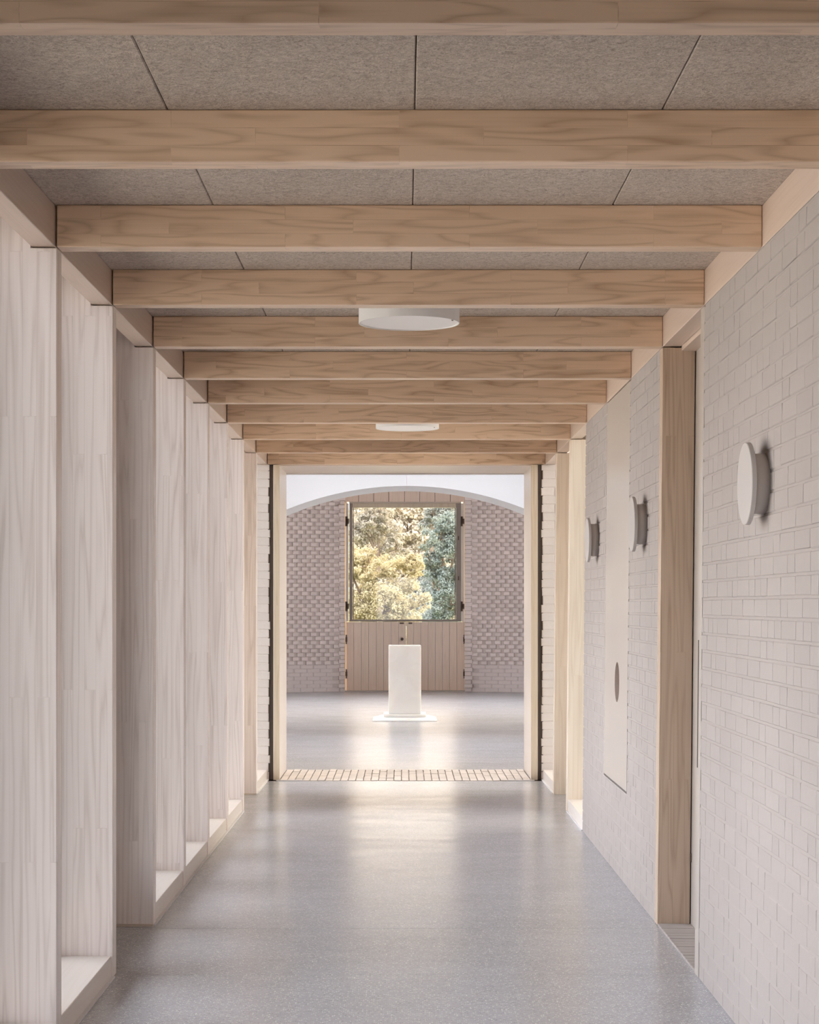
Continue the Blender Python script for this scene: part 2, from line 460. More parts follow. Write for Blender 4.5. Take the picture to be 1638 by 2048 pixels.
tag(box('window_21', (-2.2, 26.6, HW + .2), (2.2, 28.4, HW + .212), M['glass']), 'large added unseen rooflight between plinth and half doors', kind='structure')

# white segmental arch: two halves meeting in a fine joint
AY0, AY1 = 20.0, 20.95
AR, ACX = 3.376, .022
AZ = CAMZ + 238.7 * AY0 / F
arch = empty('wall_arch', (ACX, AY0, 0)); tag(arch, 'smooth white segmental arch spanning the round room', kind='structure')
for sgn in (-1, 1):
    pr = []
    n = 28; xe = 2.7
    for i in range(n + 1):
        x = .0012 + (xe - .0012) * i / n
        pr.append((x, AZ - AR + math.sqrt(AR * AR - x * x)))
    top = HW
    v = []
    for x, z in pr:
        v += [(sgn * x, 0, z), (sgn * x, 0, top), (sgn * x, AY1 - AY0, top), (sgn * x, AY1 - AY0, z)]
    f = []
    for i in range(n):
        for k in range(4):
            a = 4 * i + k; b = 4 * i + (k + 1) % 4
            f.append((a, b, b + 4, a + 4) if sgn > 0 else (a, a + 4, b + 4, b))
    f.append((0, 1, 2, 3)); f.append((4 * n, 4 * n + 3, 4 * n + 2, 4 * n + 1))
    mb = MB().add(v, f); mb.box((sgn * xe, 0, 0), (sgn * 4.9, AY1 - AY0, top))
    mb.build('arch_half', M['white'], (0, 0, 0), arch)

# ---- timber half doors, fixed light and head panel in the far wall
YD = 32.66
d1 = empty('door_1', (.02, YD, 0)); tag(d1, 'pair of low boarded timber half doors under the big window', kind='structure')
def hinge_mb(x, z, h, w): return MB().box((x - w / 2, -.03, z), (x + w / 2, .0, z + h)).box((x - w / 2 - .006, -.036, z + h * .25), (x + w / 2 + .006, -.004, z + h * .75))
for sgn, xa, xb in ((-1, -1.012 - .02, .028 - .02), (1, .034 - .02, 1.037 - .02)):
    leaf = empty('door_leaf', ((xa + xb) / 2, 0, 0)); leaf.parent = d1
    n = 8; wv = (xb - xa) / n
    box('back_board', (xa - leaf.location.x, .024, .012), (xb - leaf.location.x, .05, 1.205), M['frame'], leaf)
    for i in range(n):
        a = xa - leaf.location.x + wv * i
        b_ = box('board', (a + .0018, random.uniform(-.001, .001), .012), (a + wv - .0018, .024, 1.205), M['door'], leaf, .002)
    for z in (.82, .22):
        x = xa if sgn < 0 else xb
        hinge_mb(x - leaf.location.x, z, .16, .02).build('hinge', M['bronze'], (x - leaf.location.x, 0, z), leaf)
    if sgn < 0:
        mb = MB().cyl((-.07 + .028 - .02 - leaf.location.x, -.05, .905), .026, .03, 'Y', 16).cyl((-.07 + .008 - leaf.location.x, -.02, .905), .012, .02, 'Y', 12)
        mb.build('door_knob', M['bronze'], (-.062 - leaf.location.x, 0, .905), leaf)
        mb = MB().box((-.105 - leaf.location.x, -.012, 1.17), (-.03 - leaf.location.x, 0, 1.195)); mb.build('latch', M['bronze'], (-.06 - leaf.location.x, 0, 1.17), leaf)
    else:
        mb = MB().box((.05 - leaf.location.x, -.012, 1.17), (.115 - leaf.location.x, 0, 1.195)); mb.build('latch', M['bronze'], (.08 - leaf.location.x, 0, 1.17), leaf)
tag(box('trim_1', (-1.10, 32.40, 0), (1.11, 32.73, .012), M['pave']), 'pale brick sill strip under the half doors', kind='structure')
w1 = empty('window_1', (0, YD, 1.21)); tag(w1, 'large square fixed window over the half doors, trees behind', kind='structure')
mb = MB().box((-.962, -.01, .0), (-.905, .07, 2.06)).box((.897, -.01, .0), (.985, .07, 2.06))
mb.box((-.905, -.01, 0), (.897, .07, .036)).build('window_frame', M['frame'], (0, 0, 0), w1, None, .003)
mb = MB().box((-.905, .0, 1.985), (.897, .07, 2.06)); mb.build('top_rail', M['jamb'], (0, 0, 1.985), w1, None, .004)
mb = MB().box((-.965, -.03, 2.06), (.985, .07, 2.085)); mb.build('drip_strip', M['lining_top'], (0, 0, 2.06), w1)
mb = MB().box((-.897, .02, .036), (-.884, .05, 1.985)).box((.876, .02, .036), (.89, .05, 1.985)); mb.build('glazing_bead', M['bronze'], (0, 0, .036), w1)
MB().box((-.905, .03, .036), (.897, .038, 1.985)).build('pane', M['dimmed'], (0, .03, .036), w1)
for sgn, x in ((-1, -.995), (1, 1.012)):
    MB().box((x - .028, -.015, .0), (x + .022, .05, 2.06)).build('side_jamb', M['paledoor'], (x, 0, 0), w1, None, .004)  # pale colour stands in for sunlight on the jambs
    for z in (1.66, .18):
        mb = MB().box((x - .035, -.055, z), (x - .0, -.015, z + .17)).box((x - .02, -.055, z + .04), (x + .03, -.015, z + .13))
        mb.build('hinge', M['bronze'], (x, -.03, z), w1)
for z in (.72, 1.42):
    MB().box((.93, -.028, z), (.95, -.01, z + .07)).build('catch', M['bronze'], (.94, 0, z), w1)
tag(box('trim_11', (-1.35, 32.735, 0), (-1.0, 32.95, 4.3), M['jamb']), 'left outer frame post of the big window', kind='structure')
tag(box('trim_12', (1.02, 32.735, 0), (1.36, 32.95, 4.3), M['jamb']), 'right outer frame post of the big window', kind='structure')
t2 = empty('trim_2', (0, YD, 3.295)); tag(t2, 'boarded timber head panel above the big window', kind='structure')
xs = [-1.04, -.80, -.536, -.275, 0.0, .266, .53, .798, 1.05]
MB().box((-1.04, .021, 0), (1.05, .06, 1.0)).build('back_board', M['brown'], (0, .04, 0), t2)
for i in range(8):
    MB().box((xs[i] + .004, -.02, 0), (xs[i + 1] - .004, .02, 1.0)).build('board', M['door'], ((xs[i] + xs[i + 1]) / 2, 0, 0), t2, None, .002)

# ---- plinth of white marble
pl = empty('plinth', (.004, 24.52, 0)); tag(pl, 'white marble block plinth on a stepped base, centre of the round room', 'plinth')
MB().box((-.21, -.21, .088), (.21, .21, .972)).build('block', M['marble'], (0, 0, .088), pl, None, .003)
MB().box((-.275, -.275, .048), (.275, .275, .086)).build('step', M['marble'], (0, 0, .048), pl, None, .004)
a, b = .415, .30
v = [(-a, -a, 0), (a, -a, 0), (a, a, 0), (-a, a, 0), (-a, -a, .012), (a, -a, .012), (a, a, .012), (-a, a, .012), (-b, -b, .046), (b, -b, .046), (b, b, .046), (-b, b, .046)]
f = [(0, 3, 2, 1), (0, 1, 5, 4), (1, 2, 6, 5), (2, 3, 7, 6), (3, 0, 4, 7), (4, 5, 9, 8), (5, 6, 10, 9), (6, 7, 11, 10), (7, 4, 8, 11), (8, 9, 10, 11)]
MB().add(v, f).build('base', M['marble'], (0, 0, 0), pl)

# ---- lined opening between corridor and round room
t3 = empty('trim_3', (0, YEND, 0)); tag(t3, 'pale timber lining around the wide opening', kind='structure')
MB().box((-1.121, -.0, 0), (-1.068, .03, 2.695)).build('jamb_face', M['jamb'], (-1.095, 0, 0), t3, None, .002)
MB().box((1.081, -.0, 0), (1.138, .03, 2.695)).build('jamb_face', M['jamb'], (1.11, 0, 0), t3, None, .002)
MB().box((-1.121, .03, 0), (-1.07, .98, 2.69)).build('side_lining', M['lining'], (-1.095, .5, 0), t3)
MB().box((1.083, .03, 0), (1.138, .98, 2.69)).build('side_lining', M['lining'], (1.11, .5, 0), t3)
MB().box((-1.121, .03, 2.69), (1.138, .98, 2.79)).build('head_lining', M['lining_top'], (0, .5, 2.69), t3)
MB().box((-1.07, .965, 2.678), (1.083, .985, 2.69)).build('head_bead', M['white'], (0, .97, 2.678), t3)  # far edge trim, its white stands in for the lit edge
for nm, x0, x1, lab in (('trim_4', -1.30, -1.121, 'dark slot beside the opening, left'), ('trim_5', 1.138, 1.30, 'dark slot beside the opening, right')):
    tag(box(nm, (x0, YEND + .035, 0), (x1, YEND + .09, 2.695), M['dark']), lab, kind='structure')  # dark sheet fills the slot close behind its face
tag(box('threshold_plate', (-1.09, 15.925, 0), (-.855, 15.955, .010), M['steel']), 'thin steel plate on the floor at the left foot of the opening', 'plate')
tag(box('threshold_plate', (.875, 15.925, 0), (1.105, 15.955, .010), M['steel']), 'thin steel plate on the floor at the right foot of the opening', 'plate')
# brick piers either side of it
for sgn, x0, lab in ((-1, 1.157, 'narrow whitewashed brick pier left of the opening'), (1, 1.176, 'narrow whitewashed brick pier right of the opening')):
    p = empty('wall_end', (sgn * x0, YEND + .02, 0)); tag(p, lab, kind='structure')
    o = MB().box((sgn * .010, .0055, 0), (sgn * .44, .45, ZB)).build('mortar_core', M['limelit'], (sgn * .2, .2, 0), p)
    z = .0; k = 0
    while z < ZB - .05:
        L = .215 if k % 2 else .105
        h = min(.0655, ZB - z - .006)
        j = random.uniform(-.007, .008)
        qm = mesh('brick', *brickv(L, h, .03, .004, .0015), M['limelit'])
        link('brick', qm, (sgn * (L / 2 + j), .03, z + .002), p)
        x = L + .01
        qm = mesh('brick', *brickv(.215, h, .03, .004, .0015), M['limelit'])
        link('brick', qm, (sgn * (x + .1075), .03, z + .002), p)
        z += .0715; k += 1
tag(box('wall_end', (-1.60, 16.5, 0), (-1.16, 17.1, 3.0), M['render']), 'outer left end of the corridor wall', kind='structure')
tag(box('wall_end', (1.17, 16.5, 0), (1.60, 17.1, 3.0), M['render']), 'outer right end of the corridor wall', kind='structure')

# ---- ceiling: wood-wool panels above the beams
ceil = MB().box((-1.62, -2.2, ZC + .03), (1.62, 16.9, ZC + .30)).build('ceiling', M['void'], (0, 7, ZC + .03)); tag(ceil, 'ceiling of pale wood wool panels between the beams', kind='structure')
xs = [XL - .03, -.645, .028, .702, XR + .03]
for k in range(-4, 12):
    y0, y1 = BY(k) + TH / 2, BY(k + 1) + TH / 2
    if y0 > 16: continue
    y1 = min(y1, 16.85)
    for i in range(4):
        o = box('ceiling_panel', (xs[i] + .0012, y0 + .002, ZC), (xs[i + 1] - .0012, y1 - .002, ZC + .03), M['wool'], None, .003); child_of(o, ceil)
for sx, nm in ((-1, 'left'), (1, 'right')):
    tag(box('trim_6' if sx < 0 else 'trim_7', (sx * 1.30, -2.2, ZC + .0), (sx * 1.62, 16.5, ZC + .03), M['render']), 'eaves soffit outside the %s windows' % nm, kind='structure')

# ---- beams
for k in range(1, 12):
    o = box('ceiling_beam', (XL, BY(k), ZB), (XR, BY(k) + TH, ZC - .001), M['beam'], None, .0025)
    extra = {1: ', cut by the top edge of the photo', 4: ', in front of the nearer round lamp', 5: ', behind the nearer round lamp', 8: ', in front of the farther round lamp', 9: ', behind the farther round lamp', 11: ', over the lined opening'}.get(k, '')
    tag(o, '%s laminated pine ceiling beam from the camera%s' % (ORD[k], extra), 'beam', 'pine ceiling beams across the corridor')
for sx, xa, xb in ((-1, XL - .006, XL - .086), (1, XR + .001, XR + .086)):
    o = box('wall_plate', (xa, -2.2, ZB + .001), (xb, YEND + .4, ZC - .001), M['plate'], None, .002)
    tag(o, 'long pale timber plate carrying the beam ends, %s' % ('left above the posts' if sx < 0 else 'right above the brick wall'), 'beam')

# ---- left side: deep posts, sills, glass
FO = -1.50
def post_mb(inner, notch, outer, y0, zt=ZC):
    """notched post, profile in x-z extruded in y"""
    pr = [(inner, 0), (inner, ZB - .003), (notch, ZB - .003), (notch, zt), (outer, zt), (outer, 0)]
    v = [(x, 0, z) for x, z in pr] + [(x, TH, z) for x, z in pr]
    n = 6
    f = [tuple(range(n)), tuple(range(2 * n - 1, n - 1, -1))] + [(i, i + n, (i + 1) % n + n, (i + 1) % n) for i in range(n)]
    if inner > outer: f = [q[::-1] for q in f]
    return MB().add([(p[0], p[1] + y0, p[2]) for p in v], [q[::-1] for q in f])
DOORS_L = {4: 'door_2', 9: 'door_4'}
wn = 2
plab = {3: 'wide pale pine post at the left edge of the photo', 4: 'second pale pine post from the left edge', 5: 'grey-toned pine post beyond the left door recess, third from the left edge',
        6: 'fourth pale pine post from the left edge', 7: 'fifth pale pine post from the left edge', 8: 'sixth pale pine post from the left edge', 9: 'seventh pale pine post, before the far left door recess',
        10: 'last left pine post, standing straight on the floor beside the brick pier', 2: 'pale pine post on the left just outside the frame'}
for k in range(2, 11):
    o = post_mb(XL, XL - .088, FO, BY(k)).build('timber_post', M['fin'], (XL - .16, BY(k), 0), None, None, .002)
    tag(o, plab[k], 'post', 'deep pale pine posts along the left side')
for k in range(1, 11):
    y0 = BY(k) + TH if k > 1 else 3.97
    y1 = BY(k + 1)
    if k == 10: y1 = YEND + .02
    if k in DOORS_L:
        d = empty(DOORS_L[k], (XL - (.28 if k == 4 else .20), (y0 + y1) / 2, 0)); tag(d, 'boarded timber door in the %s left recess' % ('near' if k == 4 else 'far'), kind='structure')
        if k == 4:
            d['label'] = 'glazed timber door in the near left recess'
            hl = (y1 - y0) / 2
            mb = MB().box((-.06, -hl, 0), (0, -hl + .14, ZC - .002)).box((-.06, hl - .14, 0), (0, hl, ZC - .002)).box((-.06, -hl + .14, 0), (0, hl - .14, .25)).box((-.06, -hl + .14, ZC - .16), (0, hl - .14, ZC - .002))
            mb.build('door_frame', M['paledoor'], (-.03, 0, 0), d, None, .002)
            MB().box((-.035, -hl + .14, .25), (-.027, hl - .14, ZC - .16)).build('pane', M['glass'], (-.03, 0, .25), d)
            MB().box((0, hl - .12, .95), (.02, hl - .09, 1.15)).build('door_handle', M['bronze'], (0, hl - .1, .95), d)
            tag(box('trim_8', (XL - .18, y1 - .012, 0), (XL + .0, y1 - .0005, .010), M['lining_top']), 'pale foot strip of the left post beyond the near recess', kind='structure')
            continue
        n = 8; h = (y1 - y0) / n
        for i in range(n):
            MB().box((-.03, -(y1 - y0) / 2 + h * i + .001, .005), (0, -(y1 - y0) / 2 + h * (i + 1) - .001, ZC - .002)).build('board', M['paledoor'], (-.015, -(y1 - y0) / 2 + h * (i + .5), 0), d, None, .002)
        MB().box((-.06, -(y1 - y0) / 2, .0), (-.031, (y1 - y0) / 2, ZC - .002)).build('door_backing', M['paledoor'], (-.05, 0, 0), d)
        MB().box((0, (y1 - y0) / 2 - .12, .95), (.02, (y1 - y0) / 2 - .09, 1.15)).build('door_handle', M['bronze'], (0, (y1 - y0) / 2 - .1, .95), d)
        tag(box('trim_8' if k == 4 else 'trim_9', (XL - .32, y1 - .012, 0), (XL + .0, y1 - .0005, .010), M['lining_top']), 'pale foot strip of the left post beyond the %s recess' % ('near' if k == 4 else 'far'), kind='structure')
    else:
        w_ = empty('window_%d' % wn, (XL - .006, (y0 + y1) / 2, 0)); tag(w_, 'tall side window bay on the left, bay %s from the camera' % ORD[k], kind='structure')
        hl = (y1 - y0) / 2
        MB().box((-.32, -hl + .001, 0), (0, hl - .003, .088)).build('window_sill', M['sill'], (-.16, 0, 0), w_, None, .002)
        MB().box((0, -hl - .088, 0), (.015, hl - .0, .007)).build('floor_bead', M['white'], (0, 0, 0), w_)
        mb = MB().box((-.325, -hl, .088), (-.285, -hl + .035, ZC)).box((-.325, hl - .035, .088), (-.285, hl, ZC)).box((-.325, -hl, .088), (-.285, hl, .12)).box((-.325, -hl, ZC - .03), (-.285, hl, ZC))
        mb.build('window_frame', M['fin2'], (-.3, 0, .088), w_)
        MB().box((-.31, -hl + .035, .12), (-.304, hl - .035, ZC - .03)).build('pane', M['glass'], (-.305, 0, .12), w_)
        wn += 1
tag(box('wall_left', (XL, -2.2, 0), (XL - .33, BY(1) + TH, ZC), M['white']), 'left wall beside the camera', kind='structure')
for a_, b_, l_ in (((-1.6, -2.5, 0), (-1.0, -2.2, ZC), 'left part'), ((1.0, -2.5, 0), (1.6, -2.2, ZC), 'right part'), ((-1.0, -2.5, 2.5), (1.0, -2.2, ZC), 'part over the added glazed door')):
    tag(box('wall_behind', a_, b_, M['white']), 'wall behind the camera, ' + l_, kind='structure')
tag(box('added_door_6', (-1.0, -2.4, 0), (1.0, -2.38, 2.5), M['glass']), 'glazed end door added for light behind the camera', kind='structure')  # unseen glazing added to light the corridor from behind

# ---- right side, leaning out a little: everything hangs on roots turned by LEAN
def rroot(name, y, label=None, cat=None, kind=None, group=None):
    o = empty(name, (XRF, y, 0), (0, LEAN, 0)); return tag(o, label, cat, group, kind)
def lay(root, y0, y1, skip, single, seed):
    """limewashed courses on a wall face (root local: x outward, y along)"""
    rnd = random.Random(seed)
    variants = {}
    for L in (.217, .104):
        variants[L] = [mesh('brick', *brickv(L, .0612, .030, .0032, .0014, rnd), M['lime']) for _ in range(7)]
    rest = MB(); n = 0
    ch = (ZB - .004) / 39; cands = []
    for c in range(39):
        z = c * ch
        segs = [(y0, y1)]
        if skip and z + .06 > skip[2]:
            segs = [(y0, skip[0]), (skip[1], y1)]
        for a, b in segs:
            y = a + (0 if c % 2 == 0 else .0)
            first = True
            while y < b - .03:
                L = .217 if rnd.random() > .3 else .104
                if first and c % 2: L = .104
                first = False
                if y + L > b: L = b - y
                cands.append((y + L / 2, z, L, rnd.randrange(7), rnd.uniform(-.0007, .0008))); y += L + .0042
    ind = [c for c in cands if single(c) and c[2] in variants]
    ind = set(sorted(ind, key=lambda c: -c[1] * 0 - (c[0] if False else 0))[:300])
    for cnd in cands:
        y, z, L, vi, pr = cnd
        fade = min(1.0, max(.12, (z - .1) / 1.6))           # joints slurried up low down
        d0 = .031 + pr * fade
        lx = .004 + (1 - fade) * .0022
        if cnd in ind:
            link('brick', variants[L][vi], (lx + .026 + pr * fade, y, z + .003), root, (0, 0, -math.pi / 2))
        else:
            v, f = brickv(L, .0612, .030, .0032, .0014, rnd)
            rest.add([(b_ + lx + .026 + pr * fade, y - a_, z + .003 + h_) for a_, b_, h_ in v], f)
    if rest.v: tag(rest.build('brickwork', M['lime'], (.01, (y0 + y1) / 2, 0), root), kind='stuff')
def wallslab(root, y0, y1, m=None, skip=None):
    mb = MB()
    if skip:
        mb.box((.0043, y0, 0), (.33, skip[0], ZB)).box((.0043, skip[1], 0), (.33, y1, ZB)).box((.0043, skip[0], 0), (.33, skip[1], skip[2] - .004)).box((.09, skip[0], skip[2] - .004), (.33, skip[1], ZB))
    else: mb.box((.0043, y0, 0), (.33, y1, ZB))
    mb.build('mortar_core', M['lime'], (.15, (y0 + y1) / 2, 0), root)
Y4, Y5 = BY(4), BY(5)
wr = rroot('wall_right', 0, 'long whitewashed brick wall on the right with the nearest round wall lamp', kind='structure')
lay(wr, -2.2, Y4 - .004, None, lambda c: c[0] > 5.3 and c[1] > .62, 3); wallslab(wr, -2.2, Y4 - .004)
SK = (9.985, 11.135, .49)
wr2 = rroot('wall_right', 0, 'whitewashed brick wall on the right beyond the door recess, around the tall cupboard', kind='structure')
lay(wr2, Y5 + TH + .002, 12.43, SK, lambda c: c[0] < 10.0, 5); wallslab(wr2, Y5 + TH + .002, 12.43, None, SK)
for o in (wr, wr2): pass
# outer shell above the lean
tag(box('wall_outer', (1.55, -2.2, 0), (1.62, 12.43, ZC), M['render']), 'outer face of the right wall', kind='structure')
# door recess
p = rroot('timber_post', Y4, 'narrow pale post edge with long slot, ending the near right brick wall', 'post', None, 'pine posts along the right side')
MB().box((0, 0, 0), (.15, TH, ZB - .004)).build('post_body', M['ply'], (.07, 0, 0), p, None, .002)
MB().box((-.0012, .055, .838), (.003, .069, 1.354)).build('slot_pull', M['void'], (0, .061, .838), p)
p = rroot('timber_post', Y5, 'broad pine post beyond the right door recess, between the two brick walls', 'post', None, 'pine posts along the right side')
MB().box((0.0, 0, .004), (.152, TH, ZB - .004)).build('post_body', M['fin2'], (.07, 0, 0), p, None, .002)
d3 = rroot('door_3', (Y4 + Y5 + TH) / 2, 'flush cream door in the right recess', kind='structure')
hl = (Y5 - Y4 - TH) / 2
MB().box((.156, -hl, .006), (.20, hl, ZB + .03)).build('door_leaf', M['ply'], (.178, 0, 0), d3)
MB().box((.15, hl - .012, .30), (.158, hl - .002, .34)).build('hinge', M['bronze'], (.155, hl, .3), d3)
MB().box((.088, -hl - .0, ZB - .02), (.33, hl, ZB + .1)).build('head_board', M['plate'], (.2, 0, ZB - .02), d3)
MB().box((.20, -hl - .2, 0), (.33, hl + .2, ZB)).build('door_backing', M['ply'], (.27, 0, 0), d3)
t10 = rroot('trim_10', (Y4 + Y5 + TH) / 2, 'pale brick-on-edge sill at the foot of the right door recess', kind='structure')
nb = 17; pb = 2 * hl / nb
bmh = MB().box((-.075, -pb / 2 + .003, 0), (.075, pb / 2 - .003, .012)); bmm = mesh('brick', bmh.v, bmh.f, M['lime'])
MB().box((.004, -hl, 0), (.155, hl, .005)).build('joint_bed', M['limejoint'], (.07, 0, 0), t10)
for i in range(nb): link('brick', bmm, (.078, -hl + pb * (i + .5), random.uniform(0, .0015)), t10)
# tall flush cupboard with round finger hole
cb = rroot('cupboard', (SK[0] + SK[1]) / 2, 'tall flush white-oiled cupboard door with a round finger hole, set in the brick', 'cupboard')
hy = (SK[1] - SK[0]) / 2 - .005; z0, z1 = SK[2] + .010, ZB - .009
hy0 = 10.486 - (SK[0] + SK[1]) / 2; hz0 = 1.065; hr = .112
N = 40; v = []; f = []
for dep in (0.0, .022):
    for i in range(N):
        a = 2 * math.pi * i / N; v.append((dep, hy0 + hr * math.cos(a), hz0 + hr * math.sin(a)))
    for i in range(N):
        a = 2 * math.pi * i / N; c, s = math.cos(a), math.sin(a)
        t = min(((hy - hy0) if c > 0 else (-hy - hy0)) / c if abs(c) > 1e-6 else 1e9, ((z1 - hz0) if s > 0 else (z0 - hz0)) / s if abs(s) > 1e-6 else 1e9)
        v.append((dep, hy0 + t * c, hz0 + t * s))
for i in range(N):
    j = (i + 1) % N
    f += [(i, j, N + j, N + i), (2 * N + i, 3 * N + i, 3 * N + j, 2 * N + j), (i, 2 * N + i, 2 * N + j, j), (N + i, N + j, 3 * N + j, 3 * N + i)]
# square the corners the fan cuts off
mbp = MB().add(v, f)
cor = [(hy, z1), (-hy, z1), (-hy, z0), (hy, z0)]
def edge_of(p): return (abs(p[1] - hy) < 1e-6, abs(p[1] + hy) < 1e-6, abs(p[2] - z1) < 1e-6, abs(p[2] - z0) < 1e-6)
for i in range(N):
    j = (i + 1) % N
    if edge_of(v[N + i]) != edge_of(v[N + j]):
        my = v[N + i][1] + v[N + j][1]; 
        cy_, cz_ = min(cor, key=lambda c: abs(c[0] - v[N + i][1]) + abs(c[1] - v[N + i][2]) + abs(c[0] - v[N + j][1]) + abs(c[1] - v[N + j][2]))
        mbp.add([v[N + i], v[N + j], (0, cy_, cz_), v[3 * N + i], v[3 * N + j], (.022, cy_, cz_)], [(0, 1, 2), (3, 5, 4), (1, 4, 5, 2), (2, 5, 3, 0)])
mbp.v = [(p[0] + .001, p[1], p[2]) for p in mbp.v]
mbp.build('cupboard_door', M['ply'], (.012, 0, z0), cb)
MB().cyl((.024, hy0, hz0), hr + .01, .02, 'X', 40).build('finger_recess', M['brown'], (.03, hy0, hz0), cb)
MB().box((.045, -hy + .0, SK[2] + .001), (.085, hy, ZB - .002)).build('carcass', M['void'], (.06, 0, z0), cb)
# far right posts and bays
for k, lab in ((9, 'warm-lit pine post at the far right, first beyond the brick wall'), (10, 'last right pine post, standing straight on the floor beside the brick pier')):
    p = rroot('timber_post', BY(k), lab, 'post', None, 'pine posts along the right side')
    post_mb(0, .116, .34, 0, ZC - .01).build('post_body', M['finlit'], (.16, 0, 0), p, None, .002)
for k, y0, y1 in ((8, 12.43, BY(9)), (10, BY(10) + TH, YEND + .02)):
    w_ = rroot('window_%d' % wn, (y0 + y1) / 2, 'side window bay on the right, %s' % ('just beyond the brick wall' if k == 8 else 'beside the brick pier'), kind='structure')
    hl = (y1 - y0) / 2; wn += 1
    MB().box((.006, -hl + .001, 0), (.33, hl - .003, .088)).build('window_sill', M['sill'], (.16, 0, 0), w_, None, .002)
    MB().box((-.006, -hl, 0), (.006, hl, .006)).build('floor_bead', M['white'], (0, 0, 0), w_)
    mb = MB().box((.30, -hl, .088), (.34, -hl + .035, ZC - .04)).box((.30, hl - .035, .088), (.34, hl, ZC - .04)).box((.30, -hl, .088), (.34, hl, .12))
    mb.build('window_frame', M['fin2'], (.32, 0, .088), w_)
    MB().box((.318, -hl + .035, .12), (.324, hl - .035, ZC - .01)).build('pane', M['glass'], (.32, 0, .12), w_)
d5 = rroot('door_5', (BY(9) + TH + BY(10)) / 2, 'boarded timber door in the far right recess', kind='structure')
hl = (BY(10) - BY(9) - TH) / 2; n = 8
for i in range(n):
    MB().box((.21, -hl + 2 * hl / n * i + .001, .005), (.24, -hl + 2 * hl / n * (i + 1) - .001, ZC - .01)).build('board', M['paledoor'], (.225, -hl + 2 * hl / n * (i + .5), 0), d5, None, .002)
MB().box((.241, -hl, 0), (.27, hl, ZC - .01)).build('door_backing', M['paledoor'], (.25, 0, 0), d5)
MB().box((.19, -hl + .09, .95), (.21, -hl + .12, 1.15)).build('door_handle', M['bronze'], (.2, -hl + .1, .95), d5)

# ---- round wall lamps
def disc_v(r, t, ch, n=64):
    """disc facing -x with a rounded rim"""
    rings = [(0, r - ch), (ch * .3, r - ch * .3), (ch, r), (t, r)]
    v = []
    for d, rr in rings:
        for i in range(n):
            a = 2 * math.pi * i / n; v.append((d, rr * math.cos(a), rr * math.sin(a)))
    f = [tuple(range(n))]
    for k in range(3):
        for i in range(n): f.append((k * n + i, (k + 1) * n + i, (k + 1) * n + (i + 1) % n, k * n + (i + 1) % n))
    f.append(tuple(range(4 * n - 1, 3 * n - 1, -1)))
    return v, f
xw = XRF + (XR - XRF) * 1.888 / ZB
for y, lab in ((6.23, 'nearest round white wall lamp, large on the right brick wall'), (9.34, 'middle round white wall lamp, on the brick between pine post and cupboard'), (11.62, 'farthest round white wall lamp, on the brick beyond the cupboard')):
    s = empty('wall_lamp', (xw, y, 1.898)); tag(s, lab, 'lamp', 'round wall lamps on the right wall')
    v, f = disc_v(.137, .016, .003)
    o = link('lamp_disc', mesh('lamp_disc', v, f, M['disc']), (-.066, 0, 0), s)
    MB().cyl((-.050, 0, 0), .10, .054, 'X', 48).build('lamp_drum', M['drum'], (-.02, 0, 0), s, None, 0, True)
# ---- round ceiling lamps
for y, lab in ((8.17, 'nearer round white ceiling lamp, between the fourth and fifth beams'), (13.03, 'farther round white ceiling lamp, between the eighth and ninth beams')):
    s = empty('ceiling_lamp', (.020, y, ZC)); tag(s, lab, 'lamp', 'round ceiling lamps')
    n = 72; ro, ri = .2195, .2145; zb = -(ZC - 2.722)
    prof = [(ro, -.0005), (ro, zb), (ri, zb), (ri, zb + .006)]
    v = []; f = []
    for r_, z_ in prof:
        for i in range(n):
            a = 2 * math.pi * i / n; v.append((r_ * math.cos(a), r_ * math.sin(a), z_))
    for k in range(3):
        for i in range(n): f.append((k * n + i, k * n + (i + 1) % n, (k + 1) * n + (i + 1) % n, (k + 1) * n + i))
    f.append(tuple(range(n)))
    o = MB().add(v, f).build('lamp_housing', M['matt'], (0, 0, 0), s, None, 0, True)
    MB().cyl((0, 0, zb + .004), ri - .0003, .004, 'Z', 72).build('diffuser', M['diff'], (0, 0, zb + .004), s)
    MB().cyl((ro * .85, -ro * .42, zb - .0015), .004, .004, 'Z', 12).build('screw', M['bronze'], (ro * .85, -ro * .42, zb), s)

# ---- outside
tag(box('ground', (-60, -25, -.45), (60, 34, -.26), M['gravel']), 'pale gravel ground outside', kind='structure')
tag(box('ground', (-60, 34, -.45), (60, 130, -.30), M['grass']), 'meadow beyond the round room', kind='structure')

